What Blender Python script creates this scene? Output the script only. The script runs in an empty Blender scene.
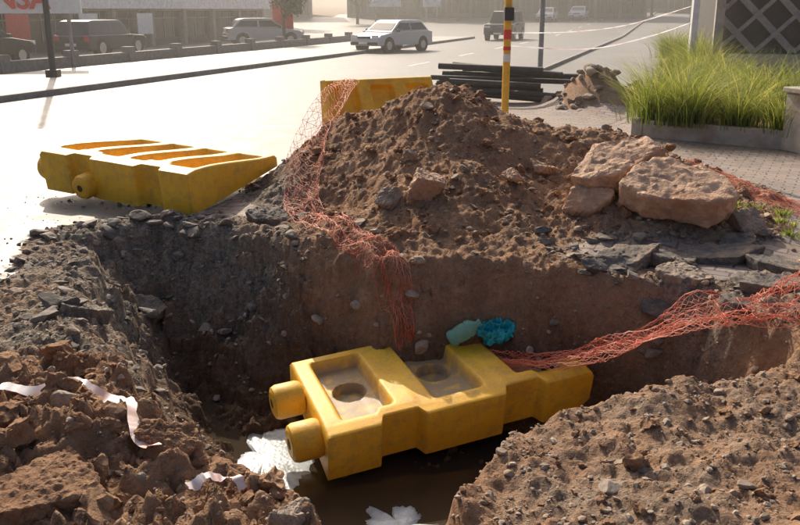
import bpy, math, random
import numpy as np
from mathutils import Vector, Matrix, Euler
random.seed(4); rng=np.random.default_rng(4)
SC=bpy.context.scene
SC.view_settings.view_transform='Standard'; SC.view_settings.look='None'; SC.view_settings.exposure=0

# ------------------------------------------------------------ noise
def hsh(ix,iy,s):
    v=np.sin(ix*127.1+iy*311.7+s*74.7)*43758.5453
    return v-np.floor(v)
def vnoise(x,y,s=0):
    ix=np.floor(x);iy=np.floor(y);fx=x-ix;fy=y-iy
    ux=fx*fx*(3-2*fx);uy=fy*fy*(3-2*fy)
    a=hsh(ix,iy,s);b=hsh(ix+1,iy,s);c=hsh(ix,iy+1,s);d=hsh(ix+1,iy+1,s)
    return (a*(1-ux)+b*ux)*(1-uy)+(c*(1-ux)+d*ux)*uy
def fbm(x,y,o=4,s=0):
    r=0;a=.5
    for i in range(o):
        r=r+a*(vnoise(x,y,s+i*3.1)*2-1); x=x*2.03+5.2;y=y*2.03+1.7;a*=.5
    return r
def clods(x,y,cell,s,rad=.62):
    X=x/cell;Y=y/cell;X,Y=X+.85*fbm(X*1.9,Y*1.9,4,s+20),Y+.85*fbm(X*1.9+9,Y*1.9,4,s+30)
    ix=np.floor(X);iy=np.floor(Y);best=np.zeros_like(X)
    for i in(-1,0,1):
        for j in(-1,0,1):
            cx=ix+i;cy=iy+j
            px=cx+hsh(cx,cy,s);py=cy+hsh(cx,cy,s+1);r=rad*(.3+.7*hsh(cx,cy,s+2))
            tx=hsh(cx,cy,s+3)-.5;ty=hsh(cx,cy,s+4)-.5
            d=((X-px)**2+(Y-py)**2)/(r*r)
            h=np.clip((1-d**1.3),0,1)**.65*r*cell*(1+1.3*(tx*(X-px)+ty*(Y-py))/r)
            best=np.maximum(best,h)
    return best
def sst(a,b,x):
    t=np.clip((x-a)/(b-a),0,1);return t*t*(3-2*t)
# ------------------------------------------------------------ terrain
EX,EY=.305,.952
def S(x,y): return -.952*x+.305*y
def Tt(x,y): return .305*x+.952*y
def ST(s,t): return (-.952*s+.305*t, .305*s+.952*t)
PIT=[(-2.75,6.9),(-2.25,5.4),(-1.65,4.3),(-1.02,3.4),(-.55,2.9),(-.3,2.3),(.1,2.3),(.2,3.0),(.55,3.6),(1.05,3.9),(1.75,4.08),(2.35,4.5),(2.1,5.35),(1.3,5.9),(.6,6.1),(-.15,6.15),(-1.2,7.0),(-2.1,7.35)]
def sdf(x,y,P):
    d=np.full(x.shape,1e9);ins=np.zeros(x.shape,bool);n=len(P)
    for i in range(n):
        ax,ay=P[i];bx,by=P[(i+1)%n];ex=bx-ax;ey=by-ay
        t=np.clip(((x-ax)*ex+(y-ay)*ey)/(ex*ex+ey*ey),0,1)
        d=np.minimum(d,(x-ax-t*ex)**2+(y-ay-t*ey)**2)
        c=((ay>y)!=(by>y))&(x<(bx-ax)*(y-ay)/((by-ay) if by!=ay else 1e-9)+ax)
        ins^=c
    d=np.sqrt(d);return np.where(ins,d,-d)
def gauss(x,y,cx,cy,rx,ry,a,p=2):
    r=((np.abs(x-cx)/rx)**2+(np.abs(y-cy)/ry)**2)
    return a*np.exp(-(r**(p/2))*1.3)
def base_rise(y): return .022*np.clip(y-60,0,240)
MOUNDS=[(.45,8.5,1.25,1.45,1.08),(1.75,8.3,1.5,1.25,.74),(-.55,8.7,.75,1.1,.74),(2.25,7.0,.9,.6,.36),(.6,7.2,1.5,.8,.3)]
def mound(x,y):
    m=0
    for c in MOUNDS: m=m+gauss(x,y,*c)**3.0
    return m**(1/3.0)
def front(x,y):
    a=gauss(x,y,-1.5,3.1,.9,.5,.13)+gauss(x,y,-.65,2.55,.35,.3,.06)+gauss(x,y,-2.6,3.6,.9,.5,.14)
    b=gauss(x,y,1.15,2.9,.6,.7,.04)
    return a+b
def H(x,y,full=False):
    x=np.asarray(x,float);y=np.asarray(y,float)
    wx=x+.16*fbm(x*1.7,y*1.7,3,11);wy=y+.16*fbm(x*1.7,y*1.7,3,23)
    rim=.05*fbm(x*6,y*6,3,5)+.07*fbm(x*2.7,y*2.7,3,6)
    d=sdf(wx,wy,PIT)+rim
    mo=mound(wx,wy); fr=front(x,y)
    left=sst(.1,-1.2,x)*sst(3.6,4.6,y)
    back=sst(5.4,6.2,y)*sst(-1.3,-.4,x)
    slope=3.2-1.9*left-1.3*back*(1-left)
    dep=np.clip(d*slope,0,1.3)
    dep=np.where(dep>.95,.95+(dep-.95)*.7,dep)
    dist=np.clip(sst(-.55,-.05,d)+sst(.03,.12,mo)+sst(.02,.07,fr)+sst(5.9,5.3,y)*sst(14,9,np.abs(x)+y)*1.0,0,1)
    z=mo+fr-dep
    rough=.10*fbm(x*1.5,y*1.5,4,40)+.05*fbm(x*5,y*5,4,50)+.026*fbm(x*17,y*17,3,60)
    lc=sst(.3,-.1,x)*sst(4.6,4.0,y)
    rc=sst(.1,.4,x)*sst(4.6,4.1,y)
    cl=clods(x,y,.30,7)*.6*lc+clods(x+.1,y,.13,9)*(.6*lc+.34-.12*rc)+clods(x,y,.06,15)*(.6-.2*rc)
    gul=np.abs(fbm(x*2.6,y*1.1,3,77))*.13*sst(.15,.6,mo)+np.abs(fbm(x*2.4,y*2.0,4,79))*.24*sst(.02,.3,dep)*sst(5.0,5.5,y)
    wall=sst(.05,.25,dep)*sst(5.0,5.5,y)
    cl=cl+clods(x*1.3,y*.8,.16,45)*.8*wall
    z=z+dist*(rough+cl*.8-gul-.02-.055*rc)
    st=np.floor((dep+.03*fbm(x*3,y*3,2,8))/.17)*.17
    z=z-(st-dep)*(.5*left+.35*back)*(dep>0.02)
    z=z+base_rise(y)+gauss(x,y,3.7,16.6,.75,.7,.75)*(1+.2*fbm(x*4,y*4,3,31))+gauss(x,y,4.6,17.6,.8,.8,.35)
    if full: return z,dist,d,mo,fr,dep
    return z
def axis(a,b,st,lo,hi,g=1.11):
    m=list(np.arange(a,b,st));s=st;v=a;L=[]
    while v>lo: s=min(s*g,12);v-=s;L.append(v)
    s=st;v=m[-1];R=[]
    while v<hi: s=min(s*g,12);v+=s;R.append(v)
    return np.array(L[::-1]+m+R)
xs=axis(-3.9,4.3,.0165,-330,330);ys=axis(2.0,9.6,.0165,-60,420)
X,Y=np.meshgrid(xs,ys)
Z,DI,PD,MO,FR,DEP=H(X,Y,True)
def Hs(x,y):
    i=min(max(int(np.searchsorted(xs,x))-1,0),len(xs)-2);j=min(max(int(np.searchsorted(ys,y))-1,0),len(ys)-2)
    a=(x-xs[i])/(xs[i+1]-xs[i]);b=(y-ys[j])/(ys[j+1]-ys[j])
    return float((Z[j,i]*(1-a)+Z[j,i+1]*a)*(1-b)+(Z[j+1,i]*(1-a)+Z[j+1,i+1]*a)*b)
sv=S(X,Y);tv=Tt(X,Y)
nz=.12*fbm(X*3,Y*3,3,90)
road=(sv>4.12+.3*nz)&(sv<40)&(DI<.45+nz)&((Y>5.7+nz)|(X<-9))
road|=((sv>4.12)&(Y<5.7)&(X<-6))
pav=(sv<=4.12+.3*nz)&(DI<.4+nz)&(Y>5.6)&(Y<19)&(X<9)
pav|=(sv<4.12)&(Y<5.6)&(X>5.2)&(X<9)
pileb=((X-3.7)**2+(Y-16.6)**2<1.0)|((X-4.6)**2+(Y-17.6)**2<.9)
pav&=~pileb
tar=(sv<=4.12)&(~pav)&(sv>-2)&(Y>19)
ny,nx=X.shape
idx=np.arange(nx*ny).reshape(ny,nx)
quads=np.stack([idx[:-1,:-1],idx[:-1,1:],idx[1:,1:],idx[1:,:-1]],-1).reshape(-1,4)
def fm(m): return (m[:-1,:-1]).reshape(-1)
def grid_obj(name,mask,mat,attrs,dz=0,smooth=True):
    q=quads[mask];u,inv=np.unique(q,return_inverse=True);inv=inv.reshape(-1,4)
    co=np.stack([X.ravel()[u],Y.ravel()[u],Z.ravel()[u]+dz],-1)
    me=bpy.data.meshes.new(name)
    me.vertices.add(len(u));me.vertices.foreach_set('co',co.ravel())
    me.loops.add(len(q)*4);me.loops.foreach_set('vertex_index',inv.ravel().astype(np.int32))
    me.polygons.add(len(q));me.polygons.foreach_set('loop_start',np.arange(0,len(q)*4,4,dtype=np.int32))
    me.polygons.foreach_set('loop_total',np.full(len(q),4,dtype=np.int32))
    me.update(calc_edges=True)
    for k,a in attrs.items():
        at=me.attributes.new(k,'FLOAT','POINT');at.data.foreach_set('value',a.ravel()[u].astype(np.float32))
    me.polygons.foreach_set('use_smooth',np.full(len(q),smooth));me.materials.append(mat)
    ob=bpy.data.objects.new(name,me);SC.collection.objects.link(ob);return ob
# ------------------------------------------------------------ materials
def mat(name):
    m=bpy.data.materials.new(name);m.use_nodes=True
    return m,m.node_tree.nodes,m.node_tree.links,m.node_tree.nodes['Principled BSDF']
def N(n,t,**k):
    o=n.new(t)
    for a,b in k.items():
        if a in o.inputs: o.inputs[a].default_value=b
        else: setattr(o,a,b)
    return o
def mixc(n,l,f,a,b,bt='MIX'):
    m=n.new('ShaderNodeMix');m.data_type='RGBA';m.blend_type=bt
    for i,v in((0,f),(6,a),(7,b)):
        if hasattr(v,'links') or hasattr(v,'is_linked'): l.new(v,m.inputs[i])
        else: m.inputs[i].default_value=v if i==0 else (*v,1)
    return m.outputs[2]
def ramp(n,l,src,a,b,ca=(0,0,0),cb=(1,1,1)):
    r=n.new('ShaderNodeValToRGB');r.color_ramp.elements[0].position=a;r.color_ramp.elements[1].position=b
    r.color_ramp.elements[0].color=(*ca,1);r.color_ramp.elements[1].color=(*cb,1);l.new(src,r.inputs[0]);return r.outputs[0]
def tex(n,l,scale,detail=6,kind='N',rough=.6,vec=None,rnd=1):
    if kind=='N': t=N(n,'ShaderNodeTexNoise');t.inputs['Scale'].default_value=scale;t.inputs['Detail'].default_value=detail;t.inputs['Roughness'].default_value=rough
    else: t=N(n,'ShaderNodeTexVoronoi');t.inputs['Scale'].default_value=scale
    if vec is None:
        c=n.new('ShaderNodeTexCoord');vec=c.outputs['Object']
    l.new(vec,t.inputs['Vector']);return t
def bump(n,l,h,st,dist,b,prev=None):
    k=N(n,'ShaderNodeBump');k.inputs['Strength'].default_value=st;k.inputs['Distance'].default_value=dist
    l.new(h,k.inputs['Height'])
    if prev: l.new(prev,k.inputs['Normal'])
    if b: l.new(k.outputs[0],b.inputs['Normal'])
    return k.outputs[0]
def simple(name,col,rough=.6,var=.25,scale=8,bs=.2,bd=.01,spec=.5,metal=0,dirt=None):
    m,n,l,b=mat(name);t=tex(n,l,scale)
    lo=tuple(c*(1-var) for c in col);hi=tuple(min(1,c*(1+var)) for c in col)
    c=ramp(n,l,t.outputs[0],.3,.7,lo,hi)
    if dirt:
        t3=tex(n,l,scale*.35,8);f=ramp(n,l,t3.outputs[0],.5,.66);c=mixc(n,l,f,c,dirt)
    l.new(c,b.inputs['Base Color']);b.inputs['Roughness'].default_value=rough
    b.inputs['Specular IOR Level'].default_value=spec;b.inputs['Metallic'].default_value=metal
    t2=tex(n,l,scale*5);bump(n,l,t2.outputs[0],bs,bd,b);return m
def soil_mat(name,attr=True,k=1.0):
    m,n,l,b=mat(name)
    t1=tex(n,l,2.2,8);t2=tex(n,l,23,8,rough=.7);v=tex(n,l,42,kind='V');v2=tex(n,l,105,kind='V')
    c1=ramp(n,l,t1.outputs[0],.35,.68,(.30*k,.148*k,.08*k),(.58*k,.36*k,.215*k))
    c2=ramp(n,l,t2.outputs[0],.3,.75,(.17*k,.086*k,.048*k),(.60*k,.39*k,.245*k))
    c=mixc(n,l,.5,c1,c2)
    vg=ramp(n,l,v.outputs['Color'],.1,.9,(.10,.085,.07),(.46,.40,.32))
    vg2=ramp(n,l,v2.outputs['Color'],.1,.9,(.12,.10,.08),(.40,.34,.27))
    g=mixc(n,l,.5,vg,vg2)
    if attr:
        a=N(n,'ShaderNodeAttribute',attribute_name='gravel')
        ns=tex(n,l,5,6);ma=N(n,'ShaderNodeMath',operation='MULTIPLY_ADD');l.new(ns.outputs[0],ma.inputs[0]);ma.inputs[1].default_value=1.6;ma.inputs[2].default_value=-.8
        ad=N(n,'ShaderNodeMath',operation='ADD',use_clamp=True);l.new(ma.outputs[0],ad.inputs[0]);l.new(a.outputs['Fac'],ad.inputs[1])
        c=mixc(n,l,ad.outputs[0],c,g)
        a2=N(n,'ShaderNodeAttribute',attribute_name='pit_shade')
        c=mixc(n,l,a2.outputs['Fac'],c,mixc(n,l,.28,(.05,.031,.02),c2))  # soil colour darkened in the pit to stand for its shade
    l.new(c,b.inputs['Base Color']);b.inputs['Roughness'].default_value=.95;b.inputs['Specular IOR Level'].default_value=.2
    p=bump(n,l,t2.outputs[0],1.0,.04,None);p=bump(n,l,v.outputs['Distance'],.6,.012,None,p);bump(n,l,v2.outputs['Distance'],.5,.006,b,p)
    return m
M_soil=soil_mat('soil')
M_clod=soil_mat('soil_clod',False,1.0)
def asphalt(name,base=.11,rough=.42):
    m,n,l,b=mat(name)
    t=tex(n,l,.35,8);v=tex(n,l,120,kind='V');t3=tex(n,l,3,8)
    c=ramp(n,l,t.outputs[0],.3,.7,(base*.8,)*3,(base*1.3,base*1.27,base*1.2))
    vg=ramp(n,l,v.outputs['Color'],0,1,(base*.5,)*3,(base*1.9,)*3)
    c=mixc(n,l,.4,c,vg)
    dd=ramp(n,l,t3.outputs[0],.52,.72);c=mixc(n,l,dd,c,(.26,.21,.165))
    l.new(c,b.inputs['Base Color']);b.inputs['Specular IOR Level'].default_value=.38
    r=ramp(n,l,t3.outputs[0],.3,.8,(rough-.04,)*3,(rough+.2,)*3);l.new(r,b.inputs['Roughness'])
    bump(n,l,v.outputs['Distance'],.12,.004,b);return m
M_road=asphalt('road_asphalt',.11,.48)
M_tar=asphalt('footway_asphalt',.16,.7)
def pavers():
    m,n,l,b=mat('brick_paving')
    c=n.new('ShaderNodeTexCoord');mp=n.new('ShaderNodeMapping');mp.inputs['Rotation'].default_value=(0,0,math.radians(27));l.new(c.outputs['Object'],mp.inputs[0])
    br=n.new('ShaderNodeTexBrick');l.new(mp.outputs[0],br.inputs['Vector'])
    br.inputs['Color1'].default_value=(.36,.285,.25,1);br.inputs['Color2'].default_value=(.20,.165,.155,1);br.inputs['Mortar'].default_value=(.055,.045,.038,1)
    br.inputs['Scale'].default_value=1;br.inputs['Brick Width'].default_value=.22;br.inputs['Row Height'].default_value=.11;br.inputs['Mortar Size'].default_value=.010;br.inputs['Mortar Smooth'].default_value=.3
    t=tex(n,l,3.2,8);f=ramp(n,l,t.outputs[0],.45,.68);cc=mixc(n,l,f,br.outputs['Color'],(.28,.2,.14))
    t2=tex(n,l,60,6);cc=mixc(n,l,.25,cc,ramp(n,l,t2.outputs[0],.3,.7,(.05,.04,.035),(.4,.33,.28)))
    l.new(cc,b.inputs['Base Color']);b.inputs['Roughness'].default_value=.75
    inv=N(n,'ShaderNodeMath',operation='SUBTRACT');inv.inputs[0].default_value=1;l.new(br.outputs['Fac'],inv.inputs[1])
    p=bump(n,l,inv.outputs[0],.8,.012,None);bump(n,l,t2.outputs[0],.3,.006,b,p);return m
M_pav=pavers()
GR=np.clip(sst(-.6,-1.1,X)*sst(4.0,4.6,Y)*1.0+sst(.2,.7,X)*sst(4.3,3.9,Y)*.5+sst(1.1,1.6,X)*sst(4.8,5.2,Y)*sst(6.9,6.3,Y)*.85+sst(9.5,10.2,Y)*.5,0,1)
GR=np.clip(GR*(.75+.6*fbm(X*2,Y*2,3,33))-sst(.25,.6,MO)*.7,0,1)
PSH=np.clip(sst(.15,.75,DEP+.2*fbm(X*2,Y*2,3,99)-.25*sst(-.9,-1.3,X))*.95,0,1)  # mask for the pit's painted shade, stronger with depth, weaker on the left
AT={'gravel':GR,'pit_shade':PSH}
mr=fm(road);mp_=fm(pav)&~mr;mt=fm(tar)&~mr&~mp_
grid_obj('road',mr,M_road,{});grid_obj('brick_pavement',mp_,M_pav,{});grid_obj('footpath',mt,M_tar,{})
grid_obj('ground',~(mr|mp_|mt),M_soil,AT)
# ------------------------------------------------------------ mesh builder
class MB:
    def __init__(s): s.v=[];s.f=[];s.m=[];s.sm=[]
    def add(s,vs,fs,mi=0,sm=False,M=None):
        o=len(s.v)
        for v in vs:
            v=Vector(v); s.v.append(tuple(M@v) if M else tuple(v))
        for f in fs: s.f.append([i+o for i in f]);s.m.append(mi);s.sm.append(sm)
    def box(s,c,d,mi=0,M=None,rz=0,taper=1):
        hx,hy,hz=[q/2 for q in d];vs=[]
        for z in(-1,1):
            k=taper if z>0 else 1
            for x,y in((-1,-1),(1,-1),(1,1),(-1,1)):
                px,py=x*hx*k,y*hy*k
                vs.append((c[0]+px*math.cos(rz)-py*math.sin(rz),c[1]+px*math.sin(rz)+py*math.cos(rz),c[2]+z*hz))
        s.add(vs,[(0,3,2,1),(4,5,6,7),(0,1,5,4),(1,2,6,5),(2,3,7,6),(3,0,4,7)],mi,False,M)
    def tube(s,a,b,r1,r2=None,mi=0,n=16,M=None,round_=0):
        r2=r1 if r2 is None else r2;a=Vector(a);b=Vector(b);d=b-a;L=d.length;q=d.to_track_quat('Z','Y')
        rings=[(0,r1),(L,r2)]
        if round_: rings=[(0,r1-round_),(round_*.3,r1-round_*.3),(round_,r1),(L-round_,r2),(L-round_*.3,r2-round_*.3),(L,r2-round_)]
        vs=[];fs=[]
        for z,r in rings:
            for i in range(n):
                t=2*math.pi*i/n;vs.append(a+q@Vector((r*math.cos(t),r*math.sin(t),z)))
        for k in range(len(rings)-1):
            for i in range(n): j=(i+1)%n;fs.append((k*n+i,k*n+j,(k+1)*n+j,(k+1)*n+i))
        s.add(vs,fs,mi,True,M)
        e=(len(rings)-1)*n;s.add(vs[:n],[tuple(range(n))[::-1]],mi,False,M);s.add(vs[e:],[tuple(range(n))],mi,False,M)
    def build(s,name,mats,parent=None,bev=0):
        me=bpy.data.meshes.new(name);me.from_pydata(s.v,[],s.f)
        for m in mats: me.materials.append(m)
        me.polygons.foreach_set('material_index',s.m);me.polygons.foreach_set('use_smooth',s.sm);me.update()
        ob=bpy.data.objects.new(name,me);SC.collection.objects.link(ob)
        if parent: ob.parent=parent
        if bev:
            b=ob.modifiers.new('b','BEVEL');b.width=bev;b.segments=2;b.limit_method='ANGLE'
        return ob
def empty(name,loc=(0,0,0),rz=0):
    e=bpy.data.objects.new(name,None);e.location=loc;e.rotation_euler=(0,0,rz);SC.collection.objects.link(e);return e
# ------------------------------------------------------------ rocks
import bmesh
def ico(sub):
    bm=bmesh.new();bmesh.ops.create_icosphere(bm,subdivisions=sub,radius=1)
    v=np.array([p.co[:] for p in bm.verts]);f=np.array([[q.index for q in p.verts] for p in bm.faces]);bm.free();return v,f
IC={k:ico(k) for k in(1,2,3,4)}
def n3(v,s,sc):
    return fbm(v[:,0]*sc+s*7.3+v[:,2]*sc*.71,v[:,1]*sc-s*3.1+v[:,2]*sc*.63,4,s%17)
def angular(v,seed,cuts=9,depth=.72):
    r=np.random.default_rng(seed);v=v.copy()
    for i in range(cuts):
        n=r.normal(size=3);n/=np.linalg.norm(n);d=depth+r.random()*.22
        k=v@n;ex=np.clip(k-d,0,None);v-=ex[:,None]*n
    return v
def hullrock(name,loc,size,rot,m,seed,slab=False,npts=11,sub=4,rough=.035):
    r=np.random.default_rng(seed);bm=bmesh.new()
    if slab:
        k=r.integers(5,8)
        for i in range(k):
            a=6.283*(i+r.uniform(-.3,.3))/k;R=r.uniform(.75,1.1)
            for z in(-1,1): bm.verts.new((R*math.cos(a)*(1+.05*z),R*math.sin(a)+r.uniform(-.06,.06),z*r.uniform(.8,1)))
    else:
        for i in range(npts):
            p=r.uniform(-1,1,3);p=p/np.max(np.abs(p));p=p*(1-.18*r.random());bm.verts.new(p)
    bmesh.ops.convex_hull(bm,input=bm.verts)
    bmesh.ops.delete(bm,geom=[v for v in bm.verts if not v.link_faces],context='VERTS')
    for v in bm.verts: v.co=Vector((v.co.x*size[0]/2,v.co.y*size[1]/2,v.co.z*size[2]/2))
    bmesh.ops.dissolve_limit(bm,angle_limit=.12,verts=bm.verts,edges=bm.edges)
    bmesh.ops.bevel(bm,geom=list(bm.edges),offset=min(size)*.06,segments=2,profile=.6,affect='EDGES',clamp_overlap=True)
    bmesh.ops.triangulate(bm,faces=bm.faces)
    tgt=max(size)/24
    for _ in range(5):
        e=[q for q in bm.edges if q.calc_length()>tgt]
        if not e: break
        bmesh.ops.subdivide_edges(bm,edges=e,cuts=1);bmesh.ops.triangulate(bm,faces=[f for f in bm.faces if len(f.verts)>3])
    bm.normal_update();V=np.array([v.co[:] for v in bm.verts]);s0=1/max(size)
    dn=(n3(V,seed%11,4*s0)+.9*np.abs(n3(V,seed%7,9*s0))+.5*n3(V,seed%5,24*s0))*rough*max(size)**.5*.85
    for v,dd in zip(bm.verts,dn): v.co+=v.normal*float(dd)
    me=bpy.data.meshes.new(name);bm.to_mesh(me);bm.free();me.materials.append(m)
    me.polygons.foreach_set('use_smooth',np.full(len(me.polygons),True));me.set_sharp_from_angle(angle=math.radians(30))
    o=bpy.data.objects.new(name,me);o.location=loc;o.rotation_euler=rot;SC.collection.objects.link(o);return o
def scatter(name,pts,sizes,m,sub=1,flat=.7,cuts=6,seed=0,sink=.2,smooth=False,rough=.0):
    r=np.random.default_rng(seed);V=[];F=[];T=[];o=0;bv,bf=IC[sub]
    variants=[angular(bv,seed*31+i,cuts,.5) for i in range(14)]
    if rough: variants=[w*(1+rough*n3(w,i,1.6)[:,None]+rough*.7*n3(w,i+3,4.5)[:,None]) for i,w in enumerate(variants)]
    for (x,y,z),s in zip(pts,sizes):
        b=variants[r.integers(14)]*np.array([s,s*r.uniform(.6,1),s*flat*r.uniform(.6,1)])
        e=Euler((r.uniform(-.5,.5),r.uniform(-.5,.5),r.uniform(0,6.28))).to_matrix()
        b=b@np.array(e).T+np.array([x,y,z+s*flat*(.5-sink)])
        V.append(b);F.append(bf+o);o+=len(b);T.append(np.full(len(b),r.random()))
    V=np.concatenate(V);F=np.concatenate(F);T=np.concatenate(T)
    me=bpy.data.meshes.new(name);me.vertices.add(len(V));me.vertices.foreach_set('co',V.ravel())
    me.loops.add(len(F)*3);me.loops.foreach_set('vertex_index',F.ravel().astype(np.int32));me.polygons.add(len(F))
    me.polygons.foreach_set('loop_start',np.arange(0,len(F)*3,3,dtype=np.int32));me.polygons.foreach_set('loop_total',np.full(len(F),3,dtype=np.int32))
    me.update(calc_edges=True);at=me.attributes.new('tint','FLOAT','POINT');at.data.foreach_set('value',T.astype(np.float32))
    me.polygons.foreach_set('use_smooth',np.full(len(F),smooth));me.materials.append(m)
    ob=bpy.data.objects.new(name,me);SC.collection.objects.link(ob);return ob
def stone_mat(name,cols,spk=((.10,.075,.055),(.44,.35,.27))):
    m,n,l,b=mat(name);a=N(n,'ShaderNodeAttribute',attribute_name='tint')
    r=n.new('ShaderNodeValToRGB');el=r.color_ramp.elements
    while len(el)<len(cols): el.new(.5)
    for i,c in enumerate(cols): el[i].position=i/(len(cols)-1);el[i].color=(*c,1)
    l.new(a.outputs['Fac'],r.inputs[0]);t=tex(n,l,30,6)
    c=mixc(n,l,.45,r.outputs[0],ramp(n,l,t.outputs[0],.3,.7,*spk))
    l.new(c,b.inputs['Base Color']);b.inputs['Roughness'].default_value=.85;bump(n,l,t.outputs[0],.4,.01,b);return m
M_stone=stone_mat('loose_stone',[(.14,.115,.09),(.30,.23,.17),(.40,.29,.21),(.34,.29,.24),(.34,.20,.12),(.55,.47,.39)])
M_crumb=stone_mat('asphalt_crumbs',[(.09,.08,.07),(.18,.155,.13),(.26,.22,.18),(.12,.105,.095)],((.07,.06,.05),(.32,.26,.21)))
M_rock=simple('tan_sandstone',(.54,.35,.23),.85,.35,6,.8,.03,dirt=(.40,.215,.12))
M_rock2=simple('grey_rock',(.31,.24,.18),.85,.4,7,.6,.03)
M_aslab=simple('broken_asphalt',(.16,.14,.12),.85,.4,20,.8,.02,dirt=(.30,.22,.155))
def region(n,x0,x1,y0,y1,f):
    x=rng.uniform(x0,x1,n*4);y=rng.uniform(y0,y1,n*4);z,di,pd,mo,fr,dep=H(x,y,True)
    w=f(x,y,di,dep,mo);k=rng.random(n*4)<w;x,y,z=x[k][:n],y[k][:n],z[k][:n]
    return np.stack([x,y,z],-1)
p=region(13000,-3.8,4.2,2.1,10,lambda x,y,di,dep,mo:np.where(di>.4,np.where(dep>1,.15,.6),.06)*(.35+.65*(fbm(x*2,y*2,3,66)>0)))
scatter('gravel',p,np.clip(.006*rng.pareto(2.3,len(p))+.006,0,.03),M_stone,1,seed=1)
p=region(2500,.1,3.6,2.3,4.6,lambda x,y,di,dep,mo:np.where((di>.4)&(dep<.1),.8,.0)*(.25+.75*(fbm(x*2.5,y*2.5,3,67)>.05)))
scatter('gravel.001',p,np.clip(.006*rng.pareto(2.3,len(p))+.005,0,.022),M_stone,1,seed=9)
p=region(520,-3.5,4,2.6,9.5,lambda x,y,di,dep,mo:np.where((di>.5)&(dep<1.1),.5,0.01))
scatter('rubble',p,np.clip(.022*rng.pareto(2.7,len(p))+.02,0,.075),M_stone,3,seed=2,rough=.12)
p=region(800,-3.1,-.7,4.3,7.5,lambda x,y,di,dep,mo:np.where((di>.35)&(dep<.7),.6*(.2+.8*(fbm(x*1.8,y*1.8,3,68)>0)),0.0))
scatter('asphalt_rubble',p,np.clip(.018*rng.pareto(2.0,len(p))+.016,0,.10),M_crumb,3,.55,seed=11,rough=.15,cuts=11)
p=region(300,1.1,3.4,4.9,6.6,lambda x,y,di,dep,mo:np.where((di>.3)&(dep<.5),.6,0.0))
scatter('asphalt_rubble.001',p,np.clip(.02*rng.pareto(1.9,len(p))+.016,0,.09),M_crumb,3,.5,seed=13,rough=.15,cuts=11)
p=region(520,-3.2,-.1,2.2,4.2,lambda x,y,di,dep,mo:np.where((di>.5)&(dep<.3),.8,0.0))
scatter('soil_clods',p,np.clip(.022*rng.pareto(2.0,len(p))+.018,0,.10),M_clod,3,.8,seed=3,smooth=False,rough=.5,cuts=9)
p=region(260,.2,3.6,2.3,4.4,lambda x,y,di,dep,mo:np.where((di>.5)&(dep<.2),.6,0.0))
scatter('soil_clods.001',p,np.clip(.016*rng.pareto(2.0,len(p))+.014,0,.07),M_clod,3,.7,seed=17,smooth=False,rough=.5,cuts=9)
p=region(700,-1,3.2,6.2,9.5,lambda x,y,di,dep,mo:np.where(mo>.1,.8,0.0))
scatter('mound_clods',p,np.clip(.018*rng.pareto(2.2,len(p))+.016,0,.07),M_clod,3,.8,seed=5,smooth=False,rough=.45,cuts=9)
p=region(160,2.8,5.4,15.5,18.5,lambda x,y,di,dep,mo:np.where((x-3.8)**2+(y-16.8)**2<1.8,.8,.02))
scatter('rubble.001',p,np.clip(.05*rng.pareto(2.2,len(p))+.04,0,.16),M_stone,3,seed=6,rough=.15)
def put(name,x,y,dz,size,rot,m,seed,**k): return hullrock(name,(x,y,Hs(x,y)+dz),size,rot,m,seed,**k)
put('boulder',2.16,6.72,.12,(.95,.62,.24),(.42,.12,-.30),M_rock,3,slab=True)
put('boulder',1.82,7.1,.20,(.80,.50,.22),(.30,-.38,.42),M_rock,8,slab=True)
put('boulder',1.60,6.98,.04,(.40,.36,.42),(.3,.2,.9),M_rock,12)
put('boulder',2.45,7.05,.06,(.5,.4,.3),(.3,.2,.2),M_rock,13)
put('rock',.2,7.05,.04,(.36,.3,.26),(.2,.3,.2),M_rock,14)
put('rock',-.08,7.0,.03,(.26,.22,.2),(.2,.1,1.2),M_rock2,15)
put('rock',.08,7.5,.03,(.16,.14,.12),(.2,.1,1.2),M_rock2,16)
put('rock',1.3,7.6,.03,(.28,.2,.16),(.2,.1,.4),M_rock,17)
put('rock',1.0,7.2,.03,(.24,.2,.16),(.2,.1,.4),M_rock,19)
put('rock',2.75,6.6,.04,(.3,.24,.18),(.2,.1,.4),M_rock2,18)
put('rock',3.0,5.9,.04,(.42,.24,.16),(.2,.1,.4),M_rock,21)
put('rock',-2.3,4.0,.02,(.36,.26,.14),(.1,.1,.4),M_rock2,22)
put('rock',-.95,3.1,.02,(.28,.22,.18),(.3,.1,.4),M_clod,26)
put('rock',-1.3,2.75,.03,(.42,.34,.26),(.3,.1,.9),M_clod,28)
put('rock',-.38,2.6,.01,(.2,.16,.10),(.1,.1,.3),M_rock2,30)
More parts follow.
